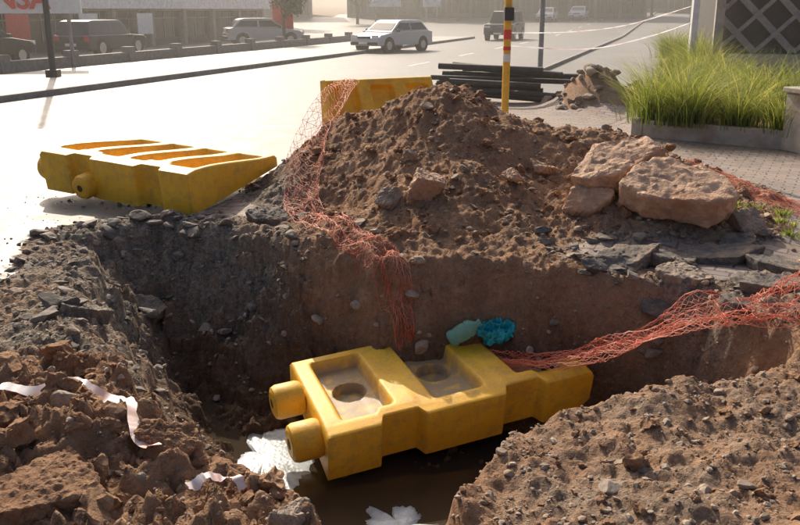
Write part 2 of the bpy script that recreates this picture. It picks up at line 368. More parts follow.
for i,(x,y,sx,sy,sz,rx,ry,rz,m) in enumerate([
 (2.35,6.15,.62,.36,.08,.12,-.1,-.2,M_aslab),(2.0,6.05,.5,.32,.09,.05,.15,.3,M_aslab),(1.62,6.0,.55,.36,.09,.2,-.2,.2,M_aslab),
 (2.75,5.85,.6,.4,.09,-.05,.1,-.5,M_aslab),(2.5,5.5,.5,.3,.08,.1,.05,.1,M_aslab),(1.95,5.68,.42,.25,.07,.2,.1,-.4,M_rock2),
 (-1.15,7.25,.45,.3,.12,.3,.1,.1,M_aslab),(-1.95,5.0,.35,.25,.09,.1,.35,1.1,M_aslab),(-2.1,6.6,.4,.3,.1,.35,.25,.3,M_aslab),
 (3.1,5.2,.5,.3,.08,.05,.1,.6,M_aslab),(-2.1,3.7,.25,.2,.07,.1,.6,.3,M_aslab),(2.05,5.95,.35,.2,.07,.3,.2,1.2,M_aslab),(2.6,6.35,.4,.25,.08,.1,-.2,.6,M_aslab),
 (1.5,5.85,.5,.2,.06,.5,.1,.1,M_aslab),(1.8,5.55,.4,.25,.06,.6,.2,-.2,M_aslab),(2.2,5.2,.45,.3,.07,.2,.3,.5,M_aslab)]):
    put('asphalt_slab',x,y,.025,(sx,sy,sz),(rx,ry,rz),m,40+i,slab=True,rough=.03)
# ------------------------------------------------------------ water
def water():
    m,n,l,b=mat('muddy_water');t2=tex(n,l,14,4)
    b.inputs['Base Color'].default_value=(.05,.038,.026,1);b.inputs['Roughness'].default_value=.05;bump(n,l,t2.outputs[0],.08,.01,b);return m
mb=MB();mb.add([(-2,2.6,-1.13),(2,2.6,-1.13),(2,6.4,-1.13),(-2,6.4,-1.13)],[(0,1,2,3)]);mb.build('water',[water()])
def foam_mat():
    m,n,l,b=mat('foam');t=tex(n,l,7,8);v=tex(n,l,38,kind='V')
    c=ramp(n,l,t.outputs[0],.35,.65,(.22,.25,.27),(.60,.66,.70));l.new(c,b.inputs['Base Color']);b.inputs['Roughness'].default_value=.35
    bump(n,l,v.outputs['Distance'],.3,.006,b);return m
M_foam=foam_mat()
def sheet(name,cx,cy,z,sx,sy,m,seed,amp=.05,rz=0,n=40,k=3,edge=.55):
    g=np.linspace(-1,1,n)
    A,B=np.meshgrid(g,g);mx=np.maximum(np.abs(A),np.abs(B));rr=np.sqrt(A*A+B*B)+1e-9;A0=A*mx/rr;B0=B*mx/rr
    ang=np.arctan2(B,A);R=1+edge*fbm(np.cos(ang)*1.8+seed,np.sin(ang)*1.8,5,seed)
    Xs=A0*sx*.5*R;Ys=B0*sy*.5*R;Zs=amp*(1-np.abs(fbm(A*2.2+seed,B*2.2,4,seed))*k)-min(.03,amp*2)*mx**4
    c,s=math.cos(rz),math.sin(rz)
    vs=np.stack([cx+Xs*c-Ys*s,cy+Xs*s+Ys*c,z+Zs],-1).reshape(-1,3).tolist();fs=[]
    for i in range(n-1):
        for j in range(n-1): 
            fs.append((i*n+j,i*n+j+1,(i+1)*n+j+1,(i+1)*n+j))
    k=MB();k.add(vs,fs,0,True);return k.build(name,[m])
sheet('foam',-.93,5.25,-1.122,.55,1.2,M_foam,3,.010,k=.5,n=90,edge=1.1)
sheet('foam',.0,4.40,-1.122,.42,.45,M_foam,8,.010,k=.5,n=90,edge=1.1)
# ------------------------------------------------------------ barriers
def yellow():
    m,n,l,b=mat('yellow_plastic');t=tex(n,l,3,8);t2=tex(n,l,9,9,rough=.8);v=tex(n,l,60,6)
    c=ramp(n,l,t.outputs[0],.3,.7,(.84,.42,.015),(.94,.57,.045))
    f=ramp(n,l,t2.outputs[0],.48,.74);c=mixc(n,l,f,c,(.48,.28,.09))
    sc=ramp(n,l,v.outputs[0],.6,.7);c=mixc(n,l,sc,c,(.5,.31,.12))
    a=N(n,'ShaderNodeAttribute',attribute_name='recess');t4=tex(n,l,9,6)
    mm=N(n,'ShaderNodeMath',operation='MULTIPLY',use_clamp=True);l.new(a.outputs['Fac'],mm.inputs[0]);l.new(ramp(n,l,t4.outputs[0],.25,.5),mm.inputs[1])
    c=mixc(n,l,mm.outputs[0],c,(.34,.25,.16))
    l.new(c,b.inputs['Base Color']);b.inputs['Roughness'].default_value=.5
    bump(n,l,t2.outputs[0],.35,.012,b)
    return m
M_yel=yellow();M_dark=simple('dark_hollow',(.10,.06,.02),.9)
def barrier(name,loc,rot,L=2.0,Hh=1.0,T0=.5,T1=.16,mud=0,lugs=(),slots=3,holes=True,rdep=.09,rw=.30,base=0.10):
    nx,ny=181,81;u=np.linspace(0,1,nx);v=np.linspace(0,1,ny);U,V=np.meshgrid(u,v)
    T=T0+(T1-T0)*sst(.12,1.0,V)*.4+(T1-T0)*.6*np.clip((V-.1)/.9,0,1)
    rec=np.zeros_like(U);w=1/slots
    for k in range(slots):
        c=(k+.5)*w;hw=w*rw
        a=sst(hw+.014,hw-.014,np.abs(U-c))*sst(.13,.19,V)*sst(.93,.87,V)
        rec=np.maximum(rec,a)
    hole=np.zeros_like(U)
    if holes:
        for k in range(slots):
            c=(k+.5)*w
            r=np.sqrt(((U-c)*L)**2+((V-.55)*Hh)**2)
            hole=np.maximum(hole,sst(.125,.105,r))
    T=T-rec*np.minimum(rdep,T*.5)-hole*.07
    ed=np.minimum(np.minimum(U,1-U)*L,np.minimum(V,1-V)*Hh)
    T=T-.03*(1-np.sqrt(np.clip(1-(1-np.clip(ed/.03,0,1))**2,0,1)))
    T=T+.006*fbm(U*3,V*3,3,5)
    notch=0
    for c in(.27,.73): notch=notch+sst(.085,.06,np.abs(U-c))
    Xc=(U-.5)*L;Yc=V*Hh+notch*.08*(1-V)**4
    Xc=Xc*(1-.04*V)
    top=np.stack([Xc,Yc,T],-1).reshape(-1,3);bot=np.stack([Xc,Yc,0*T],-1).reshape(-1,3)
    vs=np.concatenate([top,bot]).tolist();fs=[];o=nx*ny
    for j in range(ny-1):
        for i in range(nx-1):
            a=j*nx+i;fs.append((a,a+1,a+nx+1,a+nx));fs.append((o+a,o+a+nx,o+a+nx+1,o+a+1))
    for i in range(nx-1):
        fs.append((i,o+i,o+i+1,i+1));b=(ny-1)*nx+i;fs.append((b,b+1,o+b+1,o+b))
    for j in range(ny-1):
        a=j*nx;fs.append((a,a+nx,o+a+nx,o+a));b=j*nx+nx-1;fs.append((b,o+b,o+b+nx,b+nx))
    mb=MB();mb.add(vs,fs,0,True)
    for a,b,r in lugs:
        mb.tube(a,b,r,r,0,28,round_=.04)
        A=Vector(a);B=Vector(b);d=(B-A).normalized();mb.tube(A-d*.0015,A+d*.03,r*.28,r*.28,1,20) 
    ob=mb.build(name,[M_yel,M_dark]);me=ob.data
    at=me.attributes.new('recess','FLOAT','POINT');vals=np.zeros(len(me.vertices),dtype=np.float32)
    vals[:nx*ny]=(np.clip(rec*mud+hole*mud,0,1)).ravel();at.data.foreach_set('value',vals)
    me.set_sharp_from_angle(angle=math.radians(38))
    ob.location=loc;ob.rotation_euler=rot;return ob
barrier('plastic_barrier',(-2.70,8.02,.04),(math.radians(10),math.radians(2.5),math.radians(-27)),L=1.85,Hh=1.4,T0=.40,T1=.12,slots=4,holes=False,rdep=.15,rw=.33,
  lugs=[((-1.06,.16,.18),(-.85,.16,.18),.14),((-.34,-.11,.13),(-.34,.1,.13),.12)])
barrier('plastic_barrier',(.44,5.25,-1.03),(math.radians(16),math.radians(-4),math.radians(22)),L=1.95,Hh=1.0,T0=.36,T1=.2,mud=.9,slots=3,holes=True,rw=.27,
  lugs=[((-1.17,.2,.20),(-.95,.2,.20),.13),((-1.17,.62,.19),(-.95,.62,.19),.12)])
barrier('plastic_barrier',(-.25,10.6,.0),(math.radians(82),0,math.radians(28)),L=1.5,Hh=1.0,T0=.5,T1=.17,slots=3,holes=False,lugs=[((-.85,.2,.25),(-.7,.2,.25),.1)])
# ------------------------------------------------------------ safety net
def net_mat():
    m,n,l,b=mat('orange_net_plastic');t=tex(n,l,4,5);c=ramp(n,l,t.outputs[0],.35,.65,(.78,.15,.07),(.88,.38,.25))
    l.new(c,b.inputs['Base Color']);b.inputs['Roughness'].default_value=.5;return m
M_net=net_mat()
def spl(P,t):
    n=len(P)-1;f=min(max(t,0),1)*n;i=min(int(f),n-1);f-=i
    a,b,c,d=[Vector(P[min(max(k,0),n)]) for k in(i-1,i,i+1,i+2)]
    return .5*((2*b)+(c-a)*f+(2*a-5*b+4*c-d)*f*f+(3*b-a-3*c+d)*f**3)
def net(name,P,W,cell=.045,sag=.04,seed=1,follow=False,side=None,rad=.0018,fold=1.0):
    L=sum((Vector(P[i+1])-Vector(P[i])).length for i in range(len(P)-1))
    nl=int(L/cell);nw=max(4,int(max(W)*1.6/cell));r=np.random.default_rng(seed)
    G={}
    tt=np.repeat(np.arange(nl+1)/nl,nw+1);qq=np.tile(np.arange(nw+1)/nw-.5,nl+1)
    AA=fbm(tt*L*1.5+seed,qq*5.0,3,seed).reshape(nl+1,nw+1);BB=fbm(tt*L*1.8,qq*6+9,3,seed+5).reshape(nl+1,nw+1)
    for i in range(nl+1):
        t=i/nl;c=spl(P,t);d=(spl(P,t+.02)-spl(P,t-.02)).normalized()
        sd=(side or Vector((0,0,1)).cross(d)).normalized();sd=(sd-d*sd.dot(d)).normalized();up=d.cross(sd)
        w=np.interp(t,np.linspace(0,1,len(W)),W)
        for j in range(nw+1):
            q=j/nw-.5;a=float(AA[i,j]);b=float(BB[i,j])
            p=c+sd*(w*(q+.22*b*fold))+up*(.16*a*fold*min(1,w*3))-Vector((0,0,sag*(1-4*q*q)))
            p+=Vector(r.normal(size=3)*.004)
            if follow:
                z=Hs(p.x,p.y)+.012+abs(a)*.05
                if follow=='max': p.z=max(p.z,z)
                else: p.z=z
            G[i,j]=p
    cu=bpy.data.curves.new(name,'CURVE');cu.dimensions='3D';cu.bevel_depth=rad;cu.bevel_resolution=0
    def poly(pts):
        s=cu.splines.new('POLY');s.points.add(len(pts)-1)
        for k,p in enumerate(pts): s.points[k].co=(*p,1)
    for j in range(nw+1):
        poly([G[i,min(j+(1 if i%2 else 0),nw)] for i in range(nl+1)])
        if j%2==0: poly([G[i,max(j-(1 if i%2 else 0),0)] for i in range(nl+1)])
    for i in range(0,nl+1,3):
        poly([G[i,j] for j in range(nw+1)])
    cu.materials.append(M_net);o=bpy.data.objects.new(name,cu);SC.collection.objects.link(o);return o
net('orange_safety_net',[(-.6,10.2,1.0),(-.72,9.2,.88),(-.9,8.3,.5),(-.85,7.5,.1),(-.5,6.7,-.1),(-.2,6.3,-.35),(0,6.0,-.55),(.05,5.9,-.7)],[.25,.3,.35,.32,.28,.26,.2,.1],follow='max',seed=2,side=Vector((1,.3,0)),sag=0)
net('orange_safety_net',[(3.8,5.5,.22),(3.1,5.3,.2),(2.5,5.1,.16),(1.95,5.1,-.02),(1.45,5.3,-.3),(.95,5.6,-.56),(.55,5.85,-.64)],[.75,.75,.62,.46,.3,.18,.08],follow='max',seed=5,sag=.02,fold=1.4)
net('orange_safety_net',[(2.7,9.0,.05),(3.3,8.0,.05),(4.0,7.2,.03),(4.8,6.5,.03)],[.5,.6,.5,.4],follow=True,seed=7,fold=.5)
# ------------------------------------------------------------ litter
def clearm():
    m,n,l,b=mat('clear_plastic');b.inputs['Base Color'].default_value=(.35,.70,.58,1);b.inputs['Roughness'].default_value=.12;b.inputs['Transmission Weight'].default_value=.55;b.inputs['IOR'].default_value=1.2
    t=tex(n,l,30,3);bump(n,l,t.outputs[0],.4,.01,b);return m
M_clear=clearm()
M_teal=simple('teal_foil',(.02,.40,.46),.25,.7,14,.4,.02)
def y_at(x,z,y0,y1):
    ys_=np.linspace(y0,y1,80);h=H(np.full(80,x),ys_);k=np.where(h>z)[0];return float(ys_[k[0]]) if len(k) else y1
mb=MB();prof=[(0,.03),(.015,.042),(.05,.042),(.06,.038),(.07,.042),(.14,.045),(.15,.04),(.16,.045),(.19,.042),(.23,.016),(.245,.015),(.25,.018),(.27,.018)]
vs=[];fs=[];n=18
for z,r in prof:
    for i in range(n): t=2*math.pi*i/n;vs.append((r*1.5*math.cos(t),r*1.5*math.sin(t),z*1.0))
for k in range(len(prof)-1):
    for i in range(n): j=(i+1)%n;fs.append((k*n+i,k*n+j,(k+1)*n+j,(k+1)*n+i))
fs.append(tuple(range(n))[::-1]);fs.append(tuple((len(prof)-1)*n+i for i in range(n)))
yb=y_at(.42,-.55,5.2,6.6)
mb.add(vs,fs,0,True);ob=mb.build('plastic_bottle',[M_clear]);ob.location=(.36,yb-.08,-.52);ob.rotation_euler=(.25,1.0,.35)
yc=y_at(.76,-.5,5.2,6.6)
ob=sheet('crisp_packet',0,0,0,.30,.20,M_teal,9,.05,.3);ob.location=(.72,yc-.05,-.45);ob.rotation_euler=(.7,.1,0)
M_tape=simple('white_tape',(.78,.76,.74),.5,.12,6,.15,.01,dirt=(.62,.3,.25))
def ribbon(name,P,w,m,follow=True,n=60,tw=1.0,wd=None,dz=.035):
    vs=[];fs=[];C=[]
    for i in range(n+1):
        c=spl(P,i/n)
        if follow: c.z=max(Hs(c.x+a,c.y+b) for a in(-.04,0,.04) for b in(-.04,0,.04))+dz
        C.append(c)
    if follow:
        zs=[c.z for c in C]
        for i in range(n+1): C[i].z=max(zs[i],sum(zs[max(0,i-4):i+5])/len(zs[max(0,i-4):i+5])+.015)
    for i in range(n+1):
        t=i/n;c=C[i];d=(C[min(n,i+1)]-C[max(0,i-1)]).normalized();sd=(wd or Vector((0,0,1)).cross(d)).normalized()
        a=.6*math.sin(t*9*tw)+.3*math.sin(t*23*tw)+.2*math.sin(t*61);s2=sd*math.cos(a*tw)+d.cross(sd)*math.sin(a*tw);ww=w*(1-.3*abs(math.sin(t*14+1)))
        vs+= [c-s2*ww/2,c+s2*ww/2]
        if i<n: fs.append((2*i,2*i+1,2*i+3,2*i+2))
    k=MB();k.add(vs,fs,0,True);return k.build(name,[m])
ribbon('barrier_tape',[(-1.78,3.50,0),(-1.5,3.50,0),(-1.28,3.5,0),(-1.16,3.35,0),(-1.06,3.12,0),(-.94,2.96,0)],.07,M_tape,tw=.7,dz=.015,n=110)
ribbon('barrier_tape',[(-.78,2.78,0),(-.66,2.86,0),(-.58,2.80,0)],.05,M_tape,tw=.8,dz=.012)
# ------------------------------------------------------------ plants
def grass_mat():
    m,n,l,b=mat('grass_blades');a=N(n,'ShaderNodeAttribute',attribute_name='tint')
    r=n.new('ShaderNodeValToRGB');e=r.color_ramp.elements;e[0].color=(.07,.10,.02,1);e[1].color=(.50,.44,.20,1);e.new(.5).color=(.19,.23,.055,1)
    l.new(a.outputs['Fac'],r.inputs[0]);l.new(r.outputs[0],b.inputs['Base Color']);b.inputs['Roughness'].default_value=.55
    tr=n.new('ShaderNodeBsdfTranslucent');g=mixc(n,l,1.0,r.outputs[0],(1.6,1.6,.9),'MULTIPLY');l.new(g,tr.inputs[0])
    mx=n.new('ShaderNodeMixShader');mx.inputs[0].default_value=.5;l.new(b.outputs[0],mx.inputs[1]);l.new(tr.outputs[0],mx.inputs[2])
    l.new(mx.outputs[0],n['Material Output'].inputs[0]);return m
M_grass=grass_mat()
def blades(name,centres,per,hgt,spread,w=.008,seg=4,m=M_grass,seed=0,lean=.8):
    r=np.random.default_rng(seed);V=[];F=[];T=[];o=0
    for (cx,cy,cz,sc) in centres:
        tb=r.uniform(-.2,.28)
        for k in range(int(per*sc)):
            a=r.uniform(0,6.283);rr=abs(r.normal())*spread*.35*sc;h=hgt*sc*r.uniform(.45,1.15);ln=lean*r.uniform(.2,1.15)*h
            bx,by=cx+rr*math.cos(a),cy+rr*math.sin(a);a2=a+r.normal()*.5;tw=r.uniform(0,3.14);wx,wy=w*math.cos(tw),w*math.sin(tw);c=r.random()**1.2+tb
            for i in range(seg+1):
                t=i/seg;q=ln*t**2;z=cz+h*(t-.3*t**3*(ln/h));k2=(1-t*.92)
                V.append((bx+q*math.cos(a2)-wx*k2,by+q*math.sin(a2)-wy*k2,z));V.append((bx+q*math.cos(a2)+wx*k2,by+q*math.sin(a2)+wy*k2,z))
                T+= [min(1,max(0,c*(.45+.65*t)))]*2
                if i<seg: b=o+2*i;F.append((b,b+1,b+3,b+2))
            o+=2*(seg+1)
    me=bpy.data.meshes.new(name);me.from_pydata(V,[],F);at=me.attributes.new('tint','FLOAT','POINT');at.data.foreach_set('value',np.array(T,dtype=np.float32))
    me.materials.append(m);ob=bpy.data.objects.new(name,me);SC.collection.objects.link(ob);return ob
PL=[(3.55,12.8),(5.75,11.1),(9.5,12.2),(15.0,31.5),(9.7,31.8)]
M_conc=simple('concrete',(.40,.36,.31),.85,.25,5,.4,.01,dirt=(.28,.22,.17))
mb=MB()
for i in range(len(PL)):
    a=Vector(PL[i]);b=Vector(PL[(i+1)%len(PL)]);c=(a+b)/2;d=b-a
    mb.box((c.x,c.y,.12),(d.length-.14,.14,.26),0,rz=math.atan2(d.y,d.x))
    mb.box((a.x,a.y,.125),(.17,.17,.29),0,rz=math.atan2(d.y,d.x))
mb.build('planter_wall',[M_conc],bev=.01)
mb=MB();mb.add([(x,y,.22) for x,y in PL],[tuple(range(5))]);mb.build('planting_bed',[M_clod])
def inpoly(x,y,P):
    c=False;n=len(P)
    for i in range(n):
        ax,ay=P[i];bx,by=P[(i+1)%n]
        if (ay>y)!=(by>y) and x<(bx-ax)*(y-ay)/(by-ay)+ax: c=not c
    return c
cs=[]
while len(cs)<66:
    t=random.random()**1.6;x=random.uniform(3.4,13);y=11+t*20
    if inpoly(x,y,PL) and (y<17 or x< 3.5+ (y-12.8)*.32+2.2): cs.append((x,y,.2,random.choice([.5,.65,.85,1.0,1.2,1.4])))
for q in((3.75,12.85,.2,1.2),(4.2,12.4,.2,1.0),(4.7,12.1,.2,.75),(5.2,11.7,.2,.9)): cs.append(q)
blades('ornamental_grass',cs,430,.88,.5,.0065,4,seed=3,lean=1.1)
cs=[(3.0+random.uniform(-.25,.35),6.9+random.uniform(-.3,.6),0.0,random.uniform(.5,1)) for _ in range(16)]
cs=[(x,y,Hs(x,y),s) for x,y,z,s in cs]
blades('weeds',cs,40,.10,.2,.006,3,seed=8)
mb=MB();mb.box((5.55,11.2,.38),(.75,.75,.76),0,rz=.2);mb.box((5.55,11.2,.795),(.83,.83,.07),0,rz=.2);mb.build('concrete_planter',[M_conc],bev=.012)
blades('ornamental_grass',[(5.55,11.2,.82,.7)],300,.5,.5,.007,4,seed=12)
# ------------------------------------------------------------ poles
M_ypole=simple('yellow_paint',(.85,.45,.03),.5,.15,10,.1);M_black=simple('black_paint',(.03,.03,.032),.5,.2,10,.1)
M_steel=simple('galvanised_steel',(.28,.27,.26),.5,.2,10,.1);M_red=simple('red_paint',(.7,.05,.03),.5,.15,10,.1);M_wp=simple('white_paint',(.78,.78,.76),.5,.1,6,.1)
mb=MB();mb.tube((1.72,14.2,0),(1.72,14.2,5),.06,.06,0);mb.tube((1.72,14.2,1.0),(1.72,14.2,1.12),.063,.063,3);mb.tube((1.72,14.2,1.35),(1.72,14.2,1.5),.063,.063,2)
mb.box((1.72,14.1,1.74),(.15,.14,.2),1);mb.tube((1.72,14.2,.0),(1.72,14.2,.1),.1,.1,1);mb.tube((1.72,14.2,1.18),(1.72,14.2,1.24),.063,.063,2);mb.build('signal_pole',[M_ypole,M_black,M_red,M_wp])
mb=MB();mb.tube((3.75,23.5,0),(3.75,23.5,7),.07,.05,0);mb.box((3.75,23.5,.1),(.25,.25,.2),0);mb.build('street_lamp',[M_steel])
mb=MB();mb.tube((-9.1,23.0,0.1),(-9.1,23.0,7),.085,.06,0);mb.box((-9.1,23.0,.2),(.3,.3,.2),0);mb.build('street_lamp',[M_black])
ribbon('barrier_tape',[(1.75,14.15,1.25),(3.5,16.2,1.12),(5.3,18.5,1.3),(7.3,21.6,1.6)],.07,M_tape,False,tw=.5)
ribbon('barrier_tape',[(1.75,14.15,1.45),(3.4,17.2,1.4),(5.2,20.0,1.5),(8.0,24.6,1.9)],.07,M_tape,False,tw=.4)
M_pipe=simple('black_pipe',(.05,.045,.042),.6,.4,12,.4,.01)
mb=MB()
for i in range(11):
    a=-.45+random.uniform(-.2,.2);x=2.1+random.uniform(-.35,.35);y=17.6+random.uniform(-.35,.35);z=.1+.06*i
    hl=random.uniform(.9,1.6);dz=random.uniform(.0,.16)*hl
    A=(x-hl*math.cos(a),y-hl*math.sin(a),z+dz*.5);B=(x+hl*math.cos(a),y+hl*math.sin(a),max(.07,z-dz*.5))
    mb.tube(A,B,random.uniform(.045,.075),None,0,14)
mb.build('pipe_pile',[M_pipe])
# ------------------------------------------------------------ left footway + kerb
M_kerb=simple('kerb_concrete',(.24,.23,.21),.8,.3,4,.3,.01);M_foot=simple('footway_paving',(.28,.26,.235),.6,.2,1.2,.3,.01)
def strip(mb,s0,s1,t0,t1,z0,z1,mi=0,step=6):
    t=t0
    while t<t1-1e-6:
        e=min(t+step,t1)
        a=[ST(s0,t),ST(s1,t),ST(s1,e),ST(s0,e)]
        zz=[float(base_rise(np.array(p[1]))) for p in a]
        vs=[(p[0],p[1],q+z0) for p,q in zip(a,zz)]+[(p[0],p[1],q+z1) for p,q in zip(a,zz)]
        mb.add(vs,[(4,7,6,5),(0,1,5,4),(1,2,6,5),(2,3,7,6),(3,0,4,7)],mi);t=e
mb=MB();strip(mb,13.08,13.26,-20,57,-.05,.13,0,2);mb.build('kerb',[M_kerb])
mb=MB();strip(mb,13.262,17.6,-20,57,-.05,.12,0);mb.build('pavement',[M_foot])
mb=MB();strip(mb,3.95,4.1,19,150,-.05,.11,0,2);mb.build('kerb.001',[M_kerb])
M_line=simple('road_marking',(.6,.6,.57),.6,.3,4,.1)
mb=MB();t=28
while t<140:
    strip(mb,8.6,8.72,t,t+2.5,.003,.006,0,3);t+=7
mb.build('lane_marking',[M_line])
mb=MB();strip(mb,18.0,18.25,-20,56,-.05,.42,0)
for k in range(26): 
    x,y=ST(18.12,-19+k*3);mb.box((x,y,.27),(.34,.34,.66),0,rz=math.atan2(EY,EX))
mb.build('forecourt_wall',[simple('painted_wall',(.22,.2,.185),.8)])
mb=MB();strip(mb,18.3,70,-20,58,.0,.02,0);mb.build('forecourt',[simple('forecourt_paving',(.18,.165,.15),.7)])
# ------------------------------------------------------------ cars
M_glass=simple('car_glass',(.03,.035,.04),.05,.1,2,.0);M_tyre=simple('tyre_rubber',(.02,.02,.02),.8);M_rim=simple('alloy',(.45,.45,.45),.3,.1,5,.05,metal=.8)
M_lamp=simple('headlamp_lens',(.8,.8,.78),.1,.05);M_tail=simple('tail_lamp_lens',(.5,.02,.02),.2,.05)
def paint(nm,c): return simple(nm,c,.25,.04,3,.0)
def car(name,x,y,heading,col,L=4.0,W=1.65,Hh=1.4,suv=False,z=None):
    e=empty(name,(x,y,(float(base_rise(np.array(float(y)))) if z is None else z)),heading)
    pm=paint('car_paint',col)
    if suv: low=[(-.5,.35),(-.5,.95),(-.49,1.05),(.20,1.03),(.46,.95),(.5,.72),(.495,.35)];gh=[(-.48,1.04),(-.44,1.66),(-.38,1.72),(.04,1.72),(.09,1.68),(.22,1.03)];sc=Hh/1.72
    else: low=[(-.5,.3),(-.505,.62),(-.49,.88),(-.43,.92),(.22,.88),(.43,.76),(.49,.62),(.5,.3)];gh=[(-.44,.91),(-.34,1.32),(-.28,1.38),(.02,1.39),(.07,1.35),(.25,.88)];sc=Hh/1.39
    def loft(pr,prof_w,mb,mi):
        n=len(pr);vs=[];fs=[]
        for k,(yy,shr) in enumerate(prof_w):
            cx=sum(p[0] for p in pr)/n;cz=sum(p[1] for p in pr)/n
            for px,pz in pr: vs.append(((cx+(px-cx)*shr)*L,yy,(cz+(pz-cz)*(shr if pz>cz else 1))*sc))
        m=len(prof_w)
        for k in range(m-1):
            for i in range(n): j=(i+1)%n;fs.append((k*n+i,(k+1)*n+i,(k+1)*n+j,k*n+j))
        fs.append(tuple(range(n)));fs.append(tuple(range((m-1)*n,m*n))[::-1]);mb.add(vs,fs,mi,False)
    h=W/2
    mb=MB();loft(low,[(-h,.965),(-h*.93,1.0),(h*.93,1),(h,.965)],mb,0);mb.build('body',[pm],e,.04)
    mb=MB();n=len(gh);vs=[];fs=[]
    for sg in(-1,1):
        for px,pz in gh:
            k=(pz*sc-.9*sc)/(Hh-.9*sc);vs.append((px*L,sg*h*(.93-.17*max(0,k)),pz*sc))
    for i in range(n): j=(i+1)%n;fs.append((i,i+n,j+n,j))
    fs.append(tuple(range(n)));fs.append(tuple(range(n,2*n))[::-1]);mb.add(vs,fs,0);mb.build('cabin',[pm],e,.03)
    zb=gh[0][1]*sc+.05;zt=(gh[2][1])*sc-.12
    def P(px,pz,sg,out=.012):
        k=(pz-.9*sc)/(Hh-.9*sc);return (px*L,sg*(h*(.93-.17*max(0,k))+out),pz)
    def xr(z):
        a,b=gh[0],gh[1];return np.interp(z,[a[1]*sc,b[1]*sc],[a[0],b[0]])
    def xf(z):
        a,b=gh[5],gh[4];return np.interp(z,[a[1]*sc,b[1]*sc],[a[0],b[0]])
    mb=MB()
    for sg in(-1,1):
        m0=-.10;g=.012
        for a0,b0,a1,b1 in((xr(zb)+.03,m0-g,xr(zt)+.035,m0-g),(m0+g,xf(zb)-.03,m0+g,xf(zt)-.03)):
            q=[P(a0,zb,sg),P(b0,zb,sg),P(b1,zt,sg),P(a1,zt,sg)];mb.add(q,[(0,1,2,3) if sg<0 else (3,2,1,0)],0)
    for fx,o in((xf,.012),(xr,-.012)):
        q=[]
        for zz,sg in((zb,-1),(zb,1),(zt,1),(zt,-1)):
            p=P(fx(zz),zz,sg,-.09);q.append((p[0]+o,p[1],p[2]+.008))
        mb.add(q,[(0,1,2,3)],0)
    mb.build('windows',[M_glass],e)
    wr=.36 if suv else .3
    for i,(wx,sg) in enumerate([(.31,-1),(.31,1),(-.31,-1),(-.31,1)]):
        mb=MB();yy=sg*(h-.1);mb.tube((wx*L,yy-.11,wr),(wx*L,yy+.11,wr),wr,wr,0,24,round_=.03);o=yy+sg*.112;mb.tube((wx*L,o-.006,wr),(wx*L,o+.006,wr),wr*.62,wr*.6,1,16)
        mb.build('wheel_%d'%(i+1),[M_tyre,M_rim],e)
        mb=MB();mb.tube((wx*L,sg*(h-.2),wr+.02),(wx*L,sg*(h+.004),wr+.02),wr+.06,wr+.06,0,24);mb.build('wheel_arch_%d'%(i+1),[M_tyre],e)
    zl=.68*sc if not suv else .78*sc
    mb=MB()
    for sg in(-1,1):
        mb.box((.485*L,sg*h*.72,zl),(.09,.34,.15),0);mb.box((-.497*L,sg*h*.8,zl+.08),(.06,.22,.2),1)
    mb.box((.492*L,0,zl-.02),(.07,.7,.11),2);mb.box((.497*L,0,.4*sc),(.08,W*.92,.12),2);mb.box((-.503*L,0,.42*sc),(.08,W*.92,.14),2)
    mb.box((.515*L,0,.42*sc),(.02,.5,.11),3);mb.box((-.52*L,0,.6*sc),(.02,.5,.11),3)
    for sg in(-1,1): mb.box((.17*L,sg*(h+.06),.95*sc),(.1,.16,.12),2)
    mb.build('lamps_and_bumpers',[M_lamp,M_tail,M_black,M_wp],e,.01)
    return e
rd=math.atan2(EY,EX)
car('car',-.35,40.2,math.radians(-128),(.62,.62,.6),4.0,1.65,1.38)
car('suv',6.6,56,rd+math.pi,(.03,.035,.04),4.4,1.8,1.75,True)
car('car',15.0,91,rd+math.pi,(.7,.7,.7),4.1,1.7,1.4)
car('car',19.0,95,rd+math.pi,(.75,.75,.75),4.1,1.7,1.45)
cc=[(.02,.02,.025),(.05,.05,.055),(.03,.03,.05)]
for k,tt in enumerate((24,31)):
    x,y=ST(22.8,tt);car('parked_car',x,y,rd+.08*(k-.5),cc[k%3],4.1,1.7,1.42,k%3==1)
car('parked_car',-7.3,47.5,math.radians(20),(.45,.46,.47),4.1,1.7,1.4)
# ------------------------------------------------------------ buildings
def facade(name,org,ang,Wd,Ht,bays,cols,wallc,glass=(.04,.05,.055),fascia=None,depth=8,floors=1):
    e=empty(name,org,ang);w=simple(name+'_wall',wallc,.8,.15,1.5,.2);g=simple(name+'_glazing',glass,.12,.2,1,.0);t=simple(name+'_trim',cols,.6)
    mb=MB();mb.box((Wd/2,depth/2+.3,Ht/2),(Wd,depth,Ht),0);mb.build('walls',[w],e)
    mg=MB();mt=MB();bw=Wd/bays;fh=(Ht-.9)/floors
    for f in range(floors):
        z0=.25+f*fh
        for i in range(bays):
            cx=(i+.5)*bw;mg.box((cx,.28,z0+fh*.45),(bw*.86,.05,fh*.72),0)
            for q in(-.28,0,.28): mt.box((cx+q*bw,.235,z0+fh*.45),(.06,.035,fh*.72),0)
            mt.box((cx,.235,z0+fh*.62),(bw*.86,.03,.05),0)
        mt.box((Wd/2,.15,z0+fh*.88),(Wd,.35,.22),0)
    for i in range(bays+1): mt.box((i*bw,.05,(Ht-.9)/2),(.3,.3,Ht-.9),0)
    mg.build('windows',[g],e);mt.build('trim',[t],e)
    mb=MB();mb.box((Wd/2,-.1,Ht-.45),(Wd+.6,.7,.86),0);mb.box((Wd/2,depth/2,Ht+.06),(Wd+.4,depth+.6,.12),0);mb.build('fascia',[simple(name+'_fascia',fascia or cols,.6)],e)
    return e
